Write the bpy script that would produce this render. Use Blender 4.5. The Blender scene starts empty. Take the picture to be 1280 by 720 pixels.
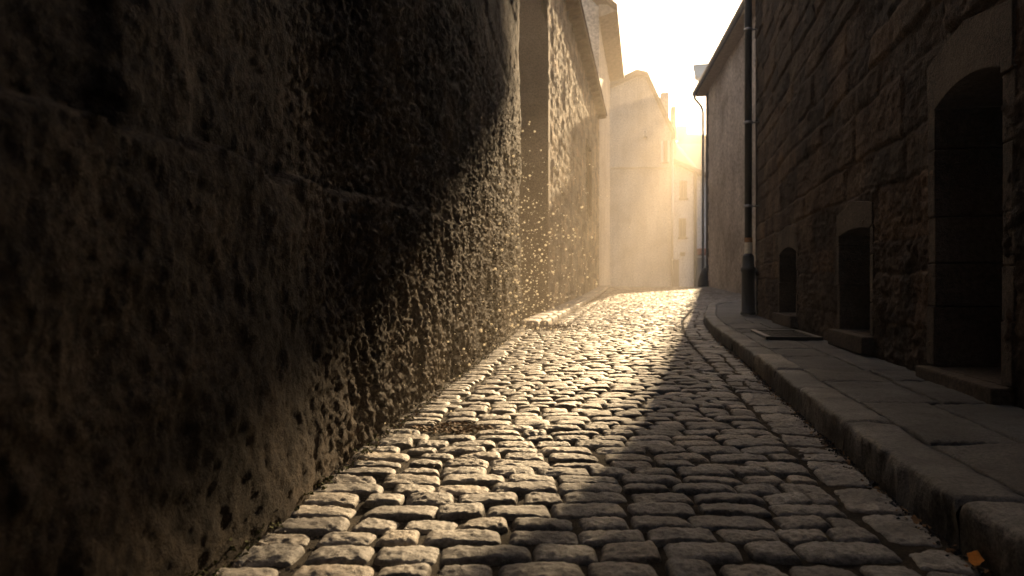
import bpy, bmesh, math, random
import numpy as np
from mathutils import Vector

random.seed(7)
rng = np.random.default_rng(7)
scene = bpy.context.scene
COL = scene.collection

# ------------------------------------------------------------------ camera, sky, sun, exposure
EYE = 0.65
cam_d = bpy.data.cameras.new("camera")
cam_d.sensor_width = 36.0
cam_d.lens = 24.0
cam_d.clip_start = 0.05
cam_d.clip_end = 2000.0
cam_d.dof.use_dof = True
cam_d.dof.focus_distance = 3.0
cam_d.dof.aperture_fstop = 3.6
cam = bpy.data.objects.new("camera", cam_d)
COL.objects.link(cam)
cam.location = (0, 0, EYE)
cam.rotation_euler = (math.radians(90), 0, 0)
scene.camera = cam

SUN_AZ, SUN_EL = 16.2, 16.5
az, el = math.radians(SUN_AZ), math.radians(SUN_EL)
sun_dir = Vector((math.sin(az) * math.cos(el), math.cos(az) * math.cos(el), math.sin(el)))
world = bpy.data.worlds.new("World")
scene.world = world
world.use_nodes = True
nt = world.node_tree
bg = nt.nodes["Background"]
sky = nt.nodes.new("ShaderNodeTexSky")
sky.sky_type = 'NISHITA'
sky.sun_disc = False
sky.sun_elevation = el
sky.sun_rotation = az
sky.dust_density = 1.5
sky.air_density = 1.0
sky.ozone_density = 1.0
nt.links.new(sky.outputs[0], bg.inputs[0])
bg.inputs[1].default_value = 0.05

sun_d = bpy.data.lights.new("sun", 'SUN')
sun_d.energy = 5.0
sun_d.angle = math.radians(0.25)
sun_d.color = (1.0, 0.72, 0.41)
sun = bpy.data.objects.new("sun", sun_d)
COL.objects.link(sun)
sun.location = (20, 60, 60)
sun.rotation_euler = sun_dir.to_track_quat('Z', 'Y').to_euler()

vs = scene.view_settings
vs.view_transform = 'Standard'
vs.look = 'None'
vs.gamma = 1.0
vs.use_curve_mapping = False
vs.exposure = 2.66

scene.render.engine = 'CYCLES'
cy = scene.cycles
cy.use_denoising = True
cy.max_bounces = 8
cy.diffuse_bounces = 4
cy.glossy_bounces = 2
cy.transmission_bounces = 4
cy.volume_bounces = 0
cy.sample_clamp_indirect = 4.0

HAZE_DENSITY = 0.0070

# ------------------------------------------------------------------ helpers
def lin(*c):
    return (c[0], c[1], c[2], 1.0)


def hash2(ix, iy, seed):
    h = (ix.astype(np.int64) * 374761393 + iy.astype(np.int64) * 668265263 + seed * 1274126177) & 0xffffffff
    h = ((h ^ (h >> 13)) * 1274126177) & 0xffffffff
    h = h ^ (h >> 16)
    return (h & 0xffffff) / float(0xffffff)


def vnoise(x, y, seed=0):
    xi, yi = np.floor(x), np.floor(y)
    fx, fy = x - xi, y - yi
    fx = fx * fx * fx * (fx * (fx * 6 - 15) + 10)
    fy = fy * fy * fy * (fy * (fy * 6 - 15) + 10)
    a = hash2(xi, yi, seed); b = hash2(xi + 1, yi, seed)
    c = hash2(xi, yi + 1, seed); d = hash2(xi + 1, yi + 1, seed)
    return (a + (b - a) * fx + (c - a) * fy + (a - b - c + d) * fx * fy) * 2 - 1


def fbm(x, y, octaves=4, seed=0, gain=0.5):
    x = np.asarray(x, float); y = np.asarray(y, float)
    s, amp, f, tot = 0.0, 1.0, 1.0, 0.0
    for o in range(octaves):
        s = s + amp * vnoise(x * f + 17.3 * o, y * f - 9.1 * o, seed + 31 * o)
        tot += amp
        amp *= gain; f *= 2.03
    return s / tot


def smooth(e0, e1, x):
    t = np.clip((np.asarray(x, float) - e0) / (e1 - e0), 0, 1)
    return t * t * (3 - 2 * t)


def mesh_np(name, verts, quads=None, faces=None, shade=True, attr=None):
    me = bpy.data.meshes.new(name)
    verts = np.asarray(verts, np.float32)
    if quads is not None:
        quads = np.asarray(quads, np.int32)
        n = len(quads)
        me.vertices.add(len(verts)); me.vertices.foreach_set("co", verts.ravel())
        me.loops.add(n * 4); me.loops.foreach_set("vertex_index", quads.ravel())
        me.polygons.add(n)
        me.polygons.foreach_set("loop_start", np.arange(0, n * 4, 4, dtype=np.int32))
        me.update(calc_edges=True)
    else:
        me.from_pydata([tuple(map(float, v)) for v in verts], [], faces)
        me.update()
    if shade and len(me.polygons):
        me.polygons.foreach_set("use_smooth", np.ones(len(me.polygons), bool))
    if attr is not None:
        at = me.attributes.new("tone", 'FLOAT', 'POINT')
        at.data.foreach_set("value", np.asarray(attr, np.float32))
    me.validate()
    return me


ROOT_LOC = {}


def thing(name, label, cat, loc=(0, 0, 0), group=None):
    o = bpy.data.objects.new(name, None)
    o.empty_display_size = 0.2
    COL.objects.link(o)
    o.location = loc
    o["label"] = label; o["category"] = cat
    if group: o["group"] = group
    ROOT_LOC[o.name] = Vector(loc)
    return o


def root_loc(o):
    return ROOT_LOC.get(o.name, Vector((0, 0, 0)))


def link_mesh(name, me, mat, parent=None, loc=None, label=None):
    """mesh coordinates are in world space; they are moved into the frame of the thing."""
    o = bpy.data.objects.new(name, me)
    COL.objects.link(o)
    if mat is not None:
        me.materials.append(mat)
    if parent is not None:
        L = root_loc(parent)
        o.parent = parent
        ROOT_LOC[o.name] = L
    else:
        L = Vector(loc) if loc is not None else Vector((0, 0, 0))
        o.location = L
        ROOT_LOC[o.name] = L
    if L.length > 0:
        n = len(me.vertices)
        co = np.empty(n * 3, np.float32)
        me.vertices.foreach_get("co", co)
        co = (co.reshape(-1, 3) - np.array(L, np.float32)).ravel()
        me.vertices.foreach_set("co", co); me.update()
    if label: o["label"] = label
    return o


def tag(o, label, cat, group=None, kind=None):
    o["label"] = label; o["category"] = cat
    if group: o["group"] = group
    if kind: o["kind"] = kind
    return o


def structure(o):
    o["kind"] = "structure"
    return o


class MB:
    """collects simple solids into one mesh"""
    def __init__(self):
        self.v = []; self.f = []

    def add(self, verts, faces):
        b = len(self.v)
        self.v += [tuple(v) for v in verts]
        self.f += [tuple(i + b for i in f) for f in faces]

    def box(self, c, sx, sy, sz, rz=0.0):
        x, y, z = sx / 2, sy / 2, sz / 2
        cs, sn = math.cos(rz), math.sin(rz)
        vs_ = []
        for dz in (-z, z):
            for dx, dy in ((-x, -y), (x, -y), (x, y), (-x, y)):
                vs_.append((c[0] + dx * cs - dy * sn, c[1] + dx * sn + dy * cs, c[2] + dz))
        self.add(vs_, [(3, 2, 1, 0), (4, 5, 6, 7), (0, 1, 5, 4), (1, 2, 6, 5), (2, 3, 7, 6), (3, 0, 4, 7)])
        return self

    def hexa(self, p):
        self.add(p, [(3, 2, 1, 0), (4, 5, 6, 7), (0, 1, 5, 4), (1, 2, 6, 5), (2, 3, 7, 6), (3, 0, 4, 7)])
        return self

    def prism(self, poly, vec):
        """extrude a planar polygon (3D points) by vec"""
        n = len(poly)
        vec = Vector(vec)
        a = [Vector(p) for p in poly]
        b = [p + vec for p in a]
        fs = [tuple(range(n))[::-1], tuple(range(n, 2 * n))]
        for i in range(n):
            j = (i + 1) % n
            fs.append((i, j, n + j, n + i))
        self.add(a + b, fs)
        return self

    def tube(self, pts, r, seg=12, cap=True):
        pts = [Vector(p) for p in pts]
        rs = r if isinstance(r, (list, tuple)) else [r] * len(pts)
        rings = []
        up = None
        for i, p in enumerate(pts):
            if i == 0: t = pts[1] - pts[0]
            elif i == len(pts) - 1: t = pts[-1] - pts[-2]
            else: t = (pts[i + 1] - p).normalized() + (p - pts[i - 1]).normalized()
            t.normalize()
            if up is None:
                up = Vector((0, 0, 1)) if abs(t.z) < 0.9 else Vector((1, 0, 0))
            s = t.cross(up).normalized(); u = s.cross(t).normalized()
            up = u
            rings.append([p + (s * math.cos(k * 2 * math.pi / seg) + u * math.sin(k * 2 * math.pi / seg)) * rs[i] for k in range(seg)])
        vs_ = [v for rg in rings for v in rg]
        fs = []
        for i in range(len(rings) - 1):
            for k in range(seg):
                k2 = (k + 1) % seg
                fs.append((i * seg + k, i * seg + k2, (i + 1) * seg + k2, (i + 1) * seg + k))
        if cap:
            fs.append(tuple(range(seg))[::-1])
            fs.append(tuple(range((len(rings) - 1) * seg, len(rings) * seg)))
        self.add(vs_, fs)
        return self

    def build(self, name, mat, parent=None, bevel=0.0, smooth_=False, loc=None, label=None):
        me = bpy.data.meshes.new(name)
        me.from_pydata([tuple(map(float, v)) for v in self.v], [], self.f)
        bm = bmesh.new(); bm.from_mesh(me)
        bmesh.ops.recalc_face_normals(bm, faces=bm.faces)
        if bevel > 0:
            es = [e for e in bm.edges if len(e.link_faces) == 2 and e.calc_face_angle(0) > 0.5]
            bmesh.ops.bevel(bm, geom=es, offset=bevel, segments=2, affect='EDGES', profile=0.6, clamp_overlap=True)
        bm.to_mesh(me); bm.free()
        if smooth_:
            me.polygons.foreach_set("use_smooth", np.ones(len(me.polygons), bool))
        me.update()
        return link_mesh(name, me, mat, parent, loc, label)


# ------------------------------------------------------------------ materials
def material(name, rough=0.85, spec=0.3, metallic=0.0):
    m = bpy.data.materials.new(name)
    m.use_nodes = True
    b = m.node_tree.nodes["Principled BSDF"]
    b.inputs["Roughness"].default_value = rough
    b.inputs["Specular IOR Level"].default_value = spec
    b.inputs["Metallic"].default_value = metallic
    return m, m.node_tree, b


def noise_node(nt, scale, detail=6, rough=0.6, vec=None, dist=0.0):
    n = nt.nodes.new("ShaderNodeTexNoise")
    n.inputs["Scale"].default_value = scale
    n.inputs["Detail"].default_value = detail
    n.inputs["Roughness"].default_value = rough
    n.inputs["Distortion"].default_value = dist
    if vec is not None: nt.links.new(vec, n.inputs["Vector"])
    return n


def ramp_node(nt, fac, stops):
    r = nt.nodes.new("ShaderNodeValToRGB")
    el_ = r.color_ramp.elements
    while len(el_) < len(stops): el_.new(0.5)
    for e, (p, c) in zip(el_, stops):
        e.position = p; e.color = lin(*c)
    nt.links.new(fac, r.inputs[0])
    return r


def mix_col(nt, mode, fac, a, b):
    m = nt.nodes.new("ShaderNodeMix")
    m.data_type = 'RGBA'; m.blend_type = mode
    for sock, val in ((m.inputs[0], fac), (m.inputs[6], a), (m.inputs[7], b)):
        if hasattr(val, "is_output"): nt.links.new(val, sock)
        elif isinstance(val, (int, float)): sock.default_value = val
        else: sock.default_value = lin(*val)
    return m.outputs[2]


def stone_mat(name, dark, mid, light, scale=1.6, fine=40.0, bump=0.6, bump_dist=0.01, rough=0.85, spec=0.25,
              tone=False, speck=None, streak=0.0):
    m, nt, b = material(name, rough, spec)
    tc = nt.nodes.new("ShaderNodeTexCoord")
    v = tc.outputs["Object"]
    n1 = noise_node(nt, scale, 8, 0.62, v, 0.4)
    r1 = ramp_node(nt, n1.outputs[0], [(0.36, dark), (0.5, mid), (0.64, light)])
    n2 = noise_node(nt, fine, 5, 0.7, v)
    r2 = ramp_node(nt, n2.outputs[0], [(0.38, (0.42, 0.42, 0.42)), (0.60, (1.35, 1.35, 1.35))])
    c = mix_col(nt, 'MULTIPLY', 0.8, r1.outputs[0], r2.outputs[0])
    if streak > 0:
        mp = nt.nodes.new("ShaderNodeMapping")
        mp.inputs["Scale"].default_value = (2.2, 2.2, 0.22)
        nt.links.new(v, mp.inputs[0])
        n4 = noise_node(nt, 1.0, 5, 0.6, mp.outputs[0], 0.3)
        r4 = ramp_node(nt, n4.outputs[0], [(0.38, (0.45, 0.42, 0.40)), (0.6, (1, 1, 1))])
        c = mix_col(nt, 'MULTIPLY', streak, c, r4.outputs[0])
    if tone:
        at = nt.nodes.new("ShaderNodeAttribute"); at.attribute_name = "tone"
        r3 = ramp_node(nt, at.outputs["Fac"], [(0.0, (0.52, 0.50, 0.51)), (0.5, (1, 1, 1)), (1.0, (1.5, 1.38, 1.22))])
        c = mix_col(nt, 'MULTIPLY', 1.0, c, r3.outputs[0])
    if speck:
        vo = nt.nodes.new("ShaderNodeTexVoronoi"); vo.inputs["Scale"].default_value = speck[0]
        nt.links.new(v, vo.inputs["Vector"])
        r5 = ramp_node(nt, vo.outputs["Distance"], [(0.0, (1, 1, 1)), (speck[1], (0, 0, 0))])
        c = mix_col(nt, 'MIX', r5.outputs[0], c, speck[2])
    nt.links.new(c, b.inputs["Base Color"])
    nb = noise_node(nt, fine * 1.5, 7, 0.68, v)
    nb2 = noise_node(nt, fine * 4.0, 3, 0.6, v)
    ad = nt.nodes.new("ShaderNodeMath"); ad.operation = 'MULTIPLY_ADD'
    nt.links.new(nb2.outputs[0], ad.inputs[0]); ad.inputs[1].default_value = 0.35
    nt.links.new(nb.outputs[0], ad.inputs[2])
    bu = nt.nodes.new("ShaderNodeBump")
    bu.inputs["Strength"].default_value = bump
    bu.inputs["Distance"].default_value = bump_dist * 1.8
    nt.links.new(ad.outputs[0], bu.inputs["Height"])
    nt.links.new(bu.outputs[0], b.inputs["Normal"])
    rr = nt.nodes.new("ShaderNodeMapRange")
    rr.inputs["To Min"].default_value = max(0.05, rough - 0.15); rr.inputs["To Max"].default_value = min(1, rough + 0.12)
    nt.links.new(n2.outputs[0], rr.inputs[0]); nt.links.new(rr.outputs[0], b.inputs["Roughness"])
    return m


def plain_mat(name, col, rough=0.6, spec=0.3, metallic=0.0, var=0.25, scale=8.0, bump=0.15):
    m, nt, b = material(name, rough, spec, metallic)
    tc = nt.nodes.new("ShaderNodeTexCoord")
    n = noise_node(nt, scale, 6, 0.65, tc.outputs["Object"])
    lo = tuple(c * (1 - var) for c in col); hi = tuple(min(1, c * (1 + var)) for c in col)
    r = ramp_node(nt, n.outputs[0], [(0.32, lo), (0.68, hi)])
    nt.links.new(r.outputs[0], b.inputs["Base Color"])
    bu = nt.nodes.new("ShaderNodeBump"); bu.inputs["Strength"].default_value = bump; bu.inputs["Distance"].default_value = 0.01
    nt.links.new(n.outputs[0], bu.inputs["Height"]); nt.links.new(bu.outputs[0], b.inputs["Normal"])
    return m


def tile_mat(name, a, b_, sx=2.2, sy=3.0):
    m, nt, b = material(name, 0.8, 0.2)
    tc = nt.nodes.new("ShaderNodeTexCoord")
    br = nt.nodes.new("ShaderNodeTexBrick")
    br.inputs["Scale"].default_value = 3.0
    br.inputs["Color1"].default_value = lin(*a); br.inputs["Color2"].default_value = lin(*b_)
    br.inputs["Mortar"].default_value = lin(a[0] * .4, a[1] * .4, a[2] * .4)
    nt.links.new(tc.outputs["Object"], br.inputs["Vector"])
    n = noise_node(nt, 0.8, 6, 0.6, tc.outputs["Object"])
    r = ramp_node(nt, n.outputs[0], [(0.4, (0.5, 0.5, 0.5)), (0.6, (1.25, 1.25, 1.25))])
    c = mix_col(nt, 'MULTIPLY', 0.8, br.outputs["Color"], r.outputs[0])
    nt.links.new(c, b.inputs["Base Color"])
    return m


M = {}
M['sett'] = stone_mat("sett_stone", (0.12, 0.112, 0.103), (0.21, 0.197, 0.18), (0.32, 0.30, 0.27), 3.0, 70, 0.6, 0.005, 0.64, 0.36, tone=True)
M['bed'] = stone_mat("joint_dirt", (0.025, 0.02, 0.015), (0.05, 0.04, 0.03), (0.09, 0.072, 0.05), 6.0, 120, 0.9, 0.01, 0.95, 0.1)
M['kerb'] = stone_mat("kerb_granite", (0.075, 0.073, 0.07), (0.13, 0.127, 0.121), (0.20, 0.196, 0.187), 3.0, 90, 0.5, 0.006, 0.7, 0.3, tone=True)
M['pave'] = stone_mat("pavement_asphalt", (0.06, 0.06, 0.062), (0.09, 0.09, 0.092), (0.13, 0.128, 0.125), 1.2, 130, 0.8, 0.008, 0.8, 0.3)
M['flag'] = stone_mat("worn_flagstone", (0.042, 0.043, 0.045), (0.066, 0.067, 0.07), (0.098, 0.10, 0.104), 2.2, 80, 0.7, 0.006, 0.75, 0.3, tone=True)
M['slab'] = stone_mat("pale_slab", (0.22, 0.2, 0.17), (0.32, 0.29, 0.25), (0.4, 0.37, 0.32), 2.0, 60, 0.4, 0.006, 0.75, 0.3, tone=True)
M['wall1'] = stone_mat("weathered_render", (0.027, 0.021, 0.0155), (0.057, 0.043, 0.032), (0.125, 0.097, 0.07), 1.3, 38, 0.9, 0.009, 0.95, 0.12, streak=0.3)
M['wallr'] = stone_mat("brown_ashlar", (0.036, 0.025, 0.018), (0.074, 0.052, 0.037), (0.128, 0.093, 0.065), 1.6, 34, 0.9, 0.010, 0.92, 0.15, tone=True)
M['wall2'] = stone_mat("grey_rubble", (0.20, 0.165, 0.13), (0.33, 0.28, 0.225), (0.45, 0.385, 0.31), 1.4, 16, 1.0, 0.04, 0.92, 0.15, tone=True)
M['dress'] = stone_mat("dressed_sandstone", (0.05, 0.036, 0.026), (0.08, 0.058, 0.042), (0.115, 0.085, 0.06), 2.5, 40, 0.9, 0.008, 0.9, 0.2)
M['pier'] = stone_mat("smooth_render", (0.17, 0.13, 0.095), (0.23, 0.18, 0.13), (0.28, 0.22, 0.165), 1.0, 40, 0.3, 0.006, 0.92, 0.15)
M['plaster'] = stone_mat("stained_plaster", (0.32, 0.265, 0.21), (0.48, 0.415, 0.34), (0.60, 0.53, 0.45), 0.55, 9, 0.4, 0.012, 0.92, 0.15, streak=0.25)
M['pale'] = stone_mat("pale_plaster", (0.42, 0.37, 0.31), (0.52, 0.47, 0.41), (0.60, 0.55, 0.48), 0.4, 10, 0.25, 0.01, 0.92, 0.15, streak=0.3)
M['white'] = stone_mat("white_limewash", (0.70, 0.69, 0.66), (0.78, 0.775, 0.76), (0.83, 0.83, 0.82), 0.4, 10, 0.15, 0.01, 0.9, 0.15, streak=0.15)
M['tile'] = tile_mat("clay_tile", (0.12, 0.07, 0.05), (0.17, 0.10, 0.07))
M['slate'] = tile_mat("slate", (0.07, 0.07, 0.075), (0.10, 0.10, 0.105))
M['wood'] = plain_mat("dark_oak", (0.035, 0.024, 0.017), 0.7, 0.25, var=0.4, scale=14)
M['soffit'] = plain_mat("soffit_boards", (0.36, 0.27, 0.18), 0.8, 0.2, var=0.3, scale=6)
M['zinc'] = plain_mat("zinc", (0.36, 0.36, 0.37), 0.42, 0.5, 0.85, 0.2, 6, 0.05)
M['iron'] = plain_mat("black_iron", (0.022, 0.021, 0.02), 0.42, 0.5, 0.0, 0.35, 14, 0.2)
M['shutter'] = plain_mat("orange_shutter", (0.34, 0.15, 0.05), 0.7, 0.2, var=0.2)
M['glass'] = plain_mat("dark_pane", (0.02, 0.02, 0.022), 0.12, 0.5, var=0.2, bump=0.0)
M['greyframe'] = plain_mat("grey_wood", (0.17, 0.155, 0.14), 0.7, 0.25)
M['palewood'] = plain_mat("painted_shutter", (0.68, 0.66, 0.64), 0.7, 0.25, var=0.1)
M['dark'] = plain_mat("cellar_dark", (0.012, 0.011, 0.01), 0.9, 0.1)
M['red'] = plain_mat("terracotta", (0.35, 0.10, 0.05), 0.8, 0.2)
M['sticker'] = plain_mat("torn_paper", (0.80, 0.72, 0.56), 0.8, 0.2, var=0.25, scale=30)
M['sticker_o'] = plain_mat("orange_paper", (0.36, 0.18, 0.08), 0.8, 0.2, var=0.5, scale=40)
M['leaf'] = plain_mat("dry_leaf", (0.17, 0.095, 0.04), 0.8, 0.2, var=0.5, scale=30)
M['leaf_o'] = plain_mat("orange_leaf", (0.60, 0.22, 0.03), 0.7, 0.25, var=0.3, scale=40)
M['moss'] = plain_mat("moss", (0.06, 0.065, 0.02), 0.9, 0.1, var=0.5, scale=30)
M['globe'] = plain_mat("opal_glass", (0.8, 0.78, 0.74), 0.3, 0.5, var=0.03, bump=0.0)


# ------------------------------------------------------------------ ground profile
def road_z(d):
    d = np.asarray(d, float)
    z = 0.65 * (np.clip(d, 0, 28) / 28.0) ** 2
    e = np.clip(d - 28, 0, None)
    z = z + np.where(e < 2, 0.0464 * (e - e * e / 4), 0.0464)          # crest at 30 m
    z = z - 0.30 * smooth(31, 70, d)
    return z


# street plan (X as a function of the distance d along the view)
LW_X0, LW_S = -0.91, 0.098       # near left wall
RW_X0, RW_S = 1.60, 0.215        # right hand stone house
W2_S = 0.197
W2_D0, W2_X0 = 14.0, 0.74
W1_END = 10.55


def left_x(d):
    d = np.asarray(d, float)
    a = LW_X0 + LW_S * d
    b = W2_X0 + W2_S * (d - W2_D0)
    g = LW_X0 + LW_S * W1_END + (W2_X0 - LW_X0 - LW_S * W1_END) * (d - W1_END) / (W2_D0 - W1_END)
    return np.where(d < W1_END, a, np.where(d < W2_D0, g, b))


KERB = np.array([(0.80, -2.0), (0.90, 0.0), (1.00, 1.0), (1.095, 1.5), (1.165, 2.0), (1.375, 3.0), (1.63, 4.2), (2.02, 6.0), (2.60, 8.9), (3.16, 11.2),
                 (3.80, 13.3), (4.15, 14.5), (4.52, 15.4), (5.05, 16.15), (5.9, 16.75), (7.2, 17.1), (9.5, 17.3), (14.0, 17.4)])


def resample(poly, step):
    """smooth Catmull-Rom resample of a 2D polyline at about equal spacing"""
    P = np.vstack([2 * poly[0] - poly[1], poly, 2 * poly[-1] - poly[-2]])
    out = []
    for i in range(1, len(P) - 2):
        p0, p1, p2, p3 = P[i - 1], P[i], P[i + 1], P[i + 2]
        n = max(2, int(np.linalg.norm(p2 - p1) / 0.02))
        t = np.linspace(0, 1, n, endpoint=False)[:, None]
        out.append(0.5 * ((2 * p1) + (-p0 + p2) * t + (2 * p0 - 5 * p1 + 4 * p2 - p3) * t ** 2 + (-p0 + 3 * p1 - 3 * p2 + p3) * t ** 3))
    out = np.vstack(out + [poly[-1:]])
    L = np.concatenate([[0], np.cumsum(np.linalg.norm(np.diff(out, axis=0), axis=1))])
    s = np.arange(0, L[-1], step)
    return np.stack([np.interp(s, L, out[:, 0]), np.interp(s, L, out[:, 1])], 1), s


KC, KS = resample(KERB, 0.02)
KT = np.gradient(KC, axis=0); KT /= np.linalg.norm(KT, axis=1)[:, None]
KN = np.stack([-KT[:, 1], KT[:, 0]], 1)             # towards the road (left of the direction of travel)


def kerb_at(s, off=0.0):
    x = np.interp(s, KS, KC[:, 0]); y = np.interp(s, KS, KC[:, 1])
    nx = np.interp(s, KS, KN[:, 0]); ny = np.interp(s, KS, KN[:, 1])
    return x + nx * off, y + ny * off


def kerb_x(d):
    m = int(np.argmax(KC[:, 1] >= 16.4)) or len(KC)
    return np.interp(d, KC[:m, 1], KC[:m, 0])


# ------------------------------------------------------------------ the ground
def ground_sheet():
    ys = np.concatenate([np.linspace(-180, -4, 12), np.arange(-3, 34, 0.5), np.linspace(36, 220, 24)])
    xs = np.concatenate([np.linspace(-160, -6, 12), np.linspace(-5, 16, 22), np.linspace(20, 200, 14)])
    X, Y = np.meshgrid(xs, ys)
    Z = road_z(Y) - 0.075
    n, m = X.shape
    v = np.stack([X, Y, Z], -1).reshape(-1, 3)
    i = np.arange((n - 1) * m).reshape(n - 1, m)[:, :-1].ravel()
    q = np.stack([i, i + 1, i + m + 1, i + m], 1)
    structure(link_mesh("ground", mesh_np("ground", v, q), M['bed']))


ground_sheet()


def road_bed():
    ys = np.concatenate([np.arange(-2, 8, 0.04), np.arange(8, 34, 0.12)])
    t = np.linspace(0, 1, 90)
    X = []
    for y in ys:
        a = float(left_x(y)) - 0.05
        b = float(kerb_x(y)) + 0.04 if y < 15.5 else 11.5
        X.append(a + (b - a) * t)
    X = np.array(X); Y = np.repeat(ys[:, None], len(t), 1)
    Z = road_z(Y) - 0.0125 + 0.005 * fbm(X * 9, Y * 9, 4, 5) + 0.005 * fbm(X * 40, Y * 40, 2, 8)
    n, m = X.shape
    v = np.stack([X, Y, Z], -1).reshape(-1, 3)
    i = np.arange((n - 1) * m).reshape(n - 1, m)[:, :-1].ravel()
    q = np.stack([i, i + 1, i + m + 1, i + m], 1)
    structure(link_mesh("road_bed", mesh_np("road_bed", v, q), M['bed']))


road_bed()


class Setts:
    """rounded paving stones gathered in one paved surface"""
    def __init__(self):
        self.v, self.q, self.t, self.n = [], [], [], 0

    def stone(self, corners, nx, ny, h, top, tone, seed, bulge=5.0, rough=0.0035, edge=None):
        """corners: 4 (x,y) in order; top: height of the crown above the road profile; h: side height"""
        k = lambda n: np.sin(np.linspace(-1, 1, n) * math.pi / 2 * 0.93) / math.sin(math.pi / 2 * 0.93)
        P, Q = np.meshgrid(k(nx), k(ny))
        c = np.asarray(corners, float)
        # round the plan corners
        Pp = P * (1 - (0.06 if edge is None else edge) * np.abs(Q) ** 5); Qp = Q * (1 - (0.11 if edge is None else edge) * np.abs(P) ** 5)
        u, w = (Pp + 1) / 2, (Qp + 1) / 2
        xy = (c[0] * ((1 - u) * (1 - w))[..., None] + c[1] * (u * (1 - w))[..., None]
              + c[2] * (u * w)[..., None] + c[3] * ((1 - u) * w)[..., None])
        X, Y = xy[..., 0], xy[..., 1]
        wob = 0.006
        X = X + wob * fbm(X * 14 + seed, Y * 14, 2, seed % 97); Y = Y + wob * fbm(X * 14, Y * 14 + seed, 2, seed % 89)
        prof = np.sqrt(np.clip((1 - np.abs(P) ** bulge) * (1 - np.abs(Q) ** bulge), 0, 1))
        crown = 0.005 * (1 - P * P) * (1 - Q * Q)
        r = np.random.default_rng(seed)
        tilt = r.normal(0, 0.0026, 2)
        nz = rough * 1.15 * fbm(X * 17 + seed * 0.37, Y * 17, 4, seed % 61) * prof + rough * 1.3 * fbm(X * 60, Y * 60, 3, 3, 0.65) * prof ** 2
        Z = road_z(Y) + top - h + h * prof + crown + nz + tilt[0] * P + tilt[1] * Q
        b = self.n
        self.v.append(np.stack([X, Y, Z], -1).reshape(-1, 3))
        i = (np.arange(ny - 1)[:, None] * nx + np.arange(nx - 1)[None]).ravel() + b
        self.q.append(np.stack([i, i + 1, i + nx + 1, i + nx], 1))
        self.t.append(np.full(nx * ny, tone))
        self.n += nx * ny

    def build(self, name, mat):
        me = mesh_np(name, np.vstack(self.v), np.vstack(self.q), attr=np.concatenate(self.t))
        return link_mesh(name, me, mat)


def gutter_w(d):
    return float(np.clip(0.165 + 0.035 * (d - 1.8), 0.16, 0.34))


def lay_road():
    S = Setts()
    d = 0.85
    row = 0
    hole = (-0.27, 3.16, 0.20, 0.12)
    sd = 1
    while d < 33.0:
        depth = (0.106 + rng.uniform(-0.010, 0.012)) * (1.0 if d < 9 else 1.12)
        a = float(left_x(d)) + 0.02
        if W1_END - 0.3 < d < 29: a += 0.47
        b = (float(kerb_x(d)) - gutter_w(d) - 0.004) if d < 15.6 else min(10.5, 4.5 + (d - 15.6) * 3)
        x = a + rng.uniform(0, 0.03)
        first = True
        skew = rng.normal(0, 0.007)
        while x < b - 0.05:
            w = rng.uniform(0.12, 0.235) if not first else rng.uniform(0.17, 0.25)
            if d > 9: w *= 1.12
            if x + w > b - 0.07: w = b - x
            g = rng.uniform(0.002, 0.006)
            wob = lambda xx, dd: dd + 0.035 * float(fbm(np.array(xx * 0.8), np.array(dd * 0.55), 2, 21)) + skew * (xx - a)
            j = lambda s=0.009: rng.uniform(-s, s)
            y0, y1 = d + g, d + depth - g * 0.6
            cx, cy = x + w / 2, d + depth / 2
            cor = [(x + g + j(), wob(x, y0) + j()), (x + w - g + j(), wob(x + w, y0) + j()),
                   (x + w - g + j(), wob(x + w, y1) + j()), (x + g + j(), wob(x, y1) + j())]
            sd += 1
            inhole = ((cx - hole[0]) / hole[2]) ** 2 + ((cy - hole[1]) / hole[3]) ** 2 < 1
            if not inhole:
                if d < 3.2: nx, ny = 35, 25
                elif d < 5.5: nx, ny = 19, 13
                elif d < 9: nx, ny = 11, 9
                else: nx, ny = 7, 5
                S.stone(cor, nx, ny, 0.023, rng.normal(0.0, 0.0028), float(np.clip(rng.normal(0.5, 0.22), 0, 1)), sd,
                        bulge=rng.uniform(8.0, 15.0))
            x += w
            if first: x += 0.018
            first = False
        d += depth
        row += 1
    o = structure(S.build("cobblestone_road", M['sett']))
    # gutter strip of flat stones along the kerb
    G = Setts()
    s = 0.6
    send = KS[int(np.argmax(KC[:, 1] >= 16.3))]
    while s < send:
        ln = rng.uniform(0.11, 0.26)
        gw = gutter_w(float(kerb_at(s)[1]))
        cuts = [(0.008, gw)] if gw < 0.24 or rng.random() < 0.4 else [(0.008, rng.uniform(0.13, 0.17)), (0.0, gw)]
        if len(cuts) == 2: cuts[1] = (cuts[0][1] + 0.008, gw)
        for o0, o1 in cuts:
            g = 0.002
            pts = []
            for (ss, oo) in ((s + g, o1), (s + g, o0), (s + ln - g, o0), (s + ln - g, o1)):
                xx, yy = kerb_at(ss, oo)
                pts.append((float(xx) + rng.uniform(-.008, .008), float(yy) + rng.uniform(-.008, .008)))
            sd += 1
            dd = pts[0][1]
            n = (27, 27) if dd < 5 else (9, 9)
            G.stone(pts, n[0], n[1], 0.03, -0.008 + rng.normal(0, 0.002), float(np.clip(rng.normal(0.34, 0.16), 0, 1)), sd, bulge=16.0, rough=0.005)
        s += ln
    structure(G.build("gutter", M['sett']))


lay_road()

KERB_H, KERB_W = 0.122, 0.185


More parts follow.
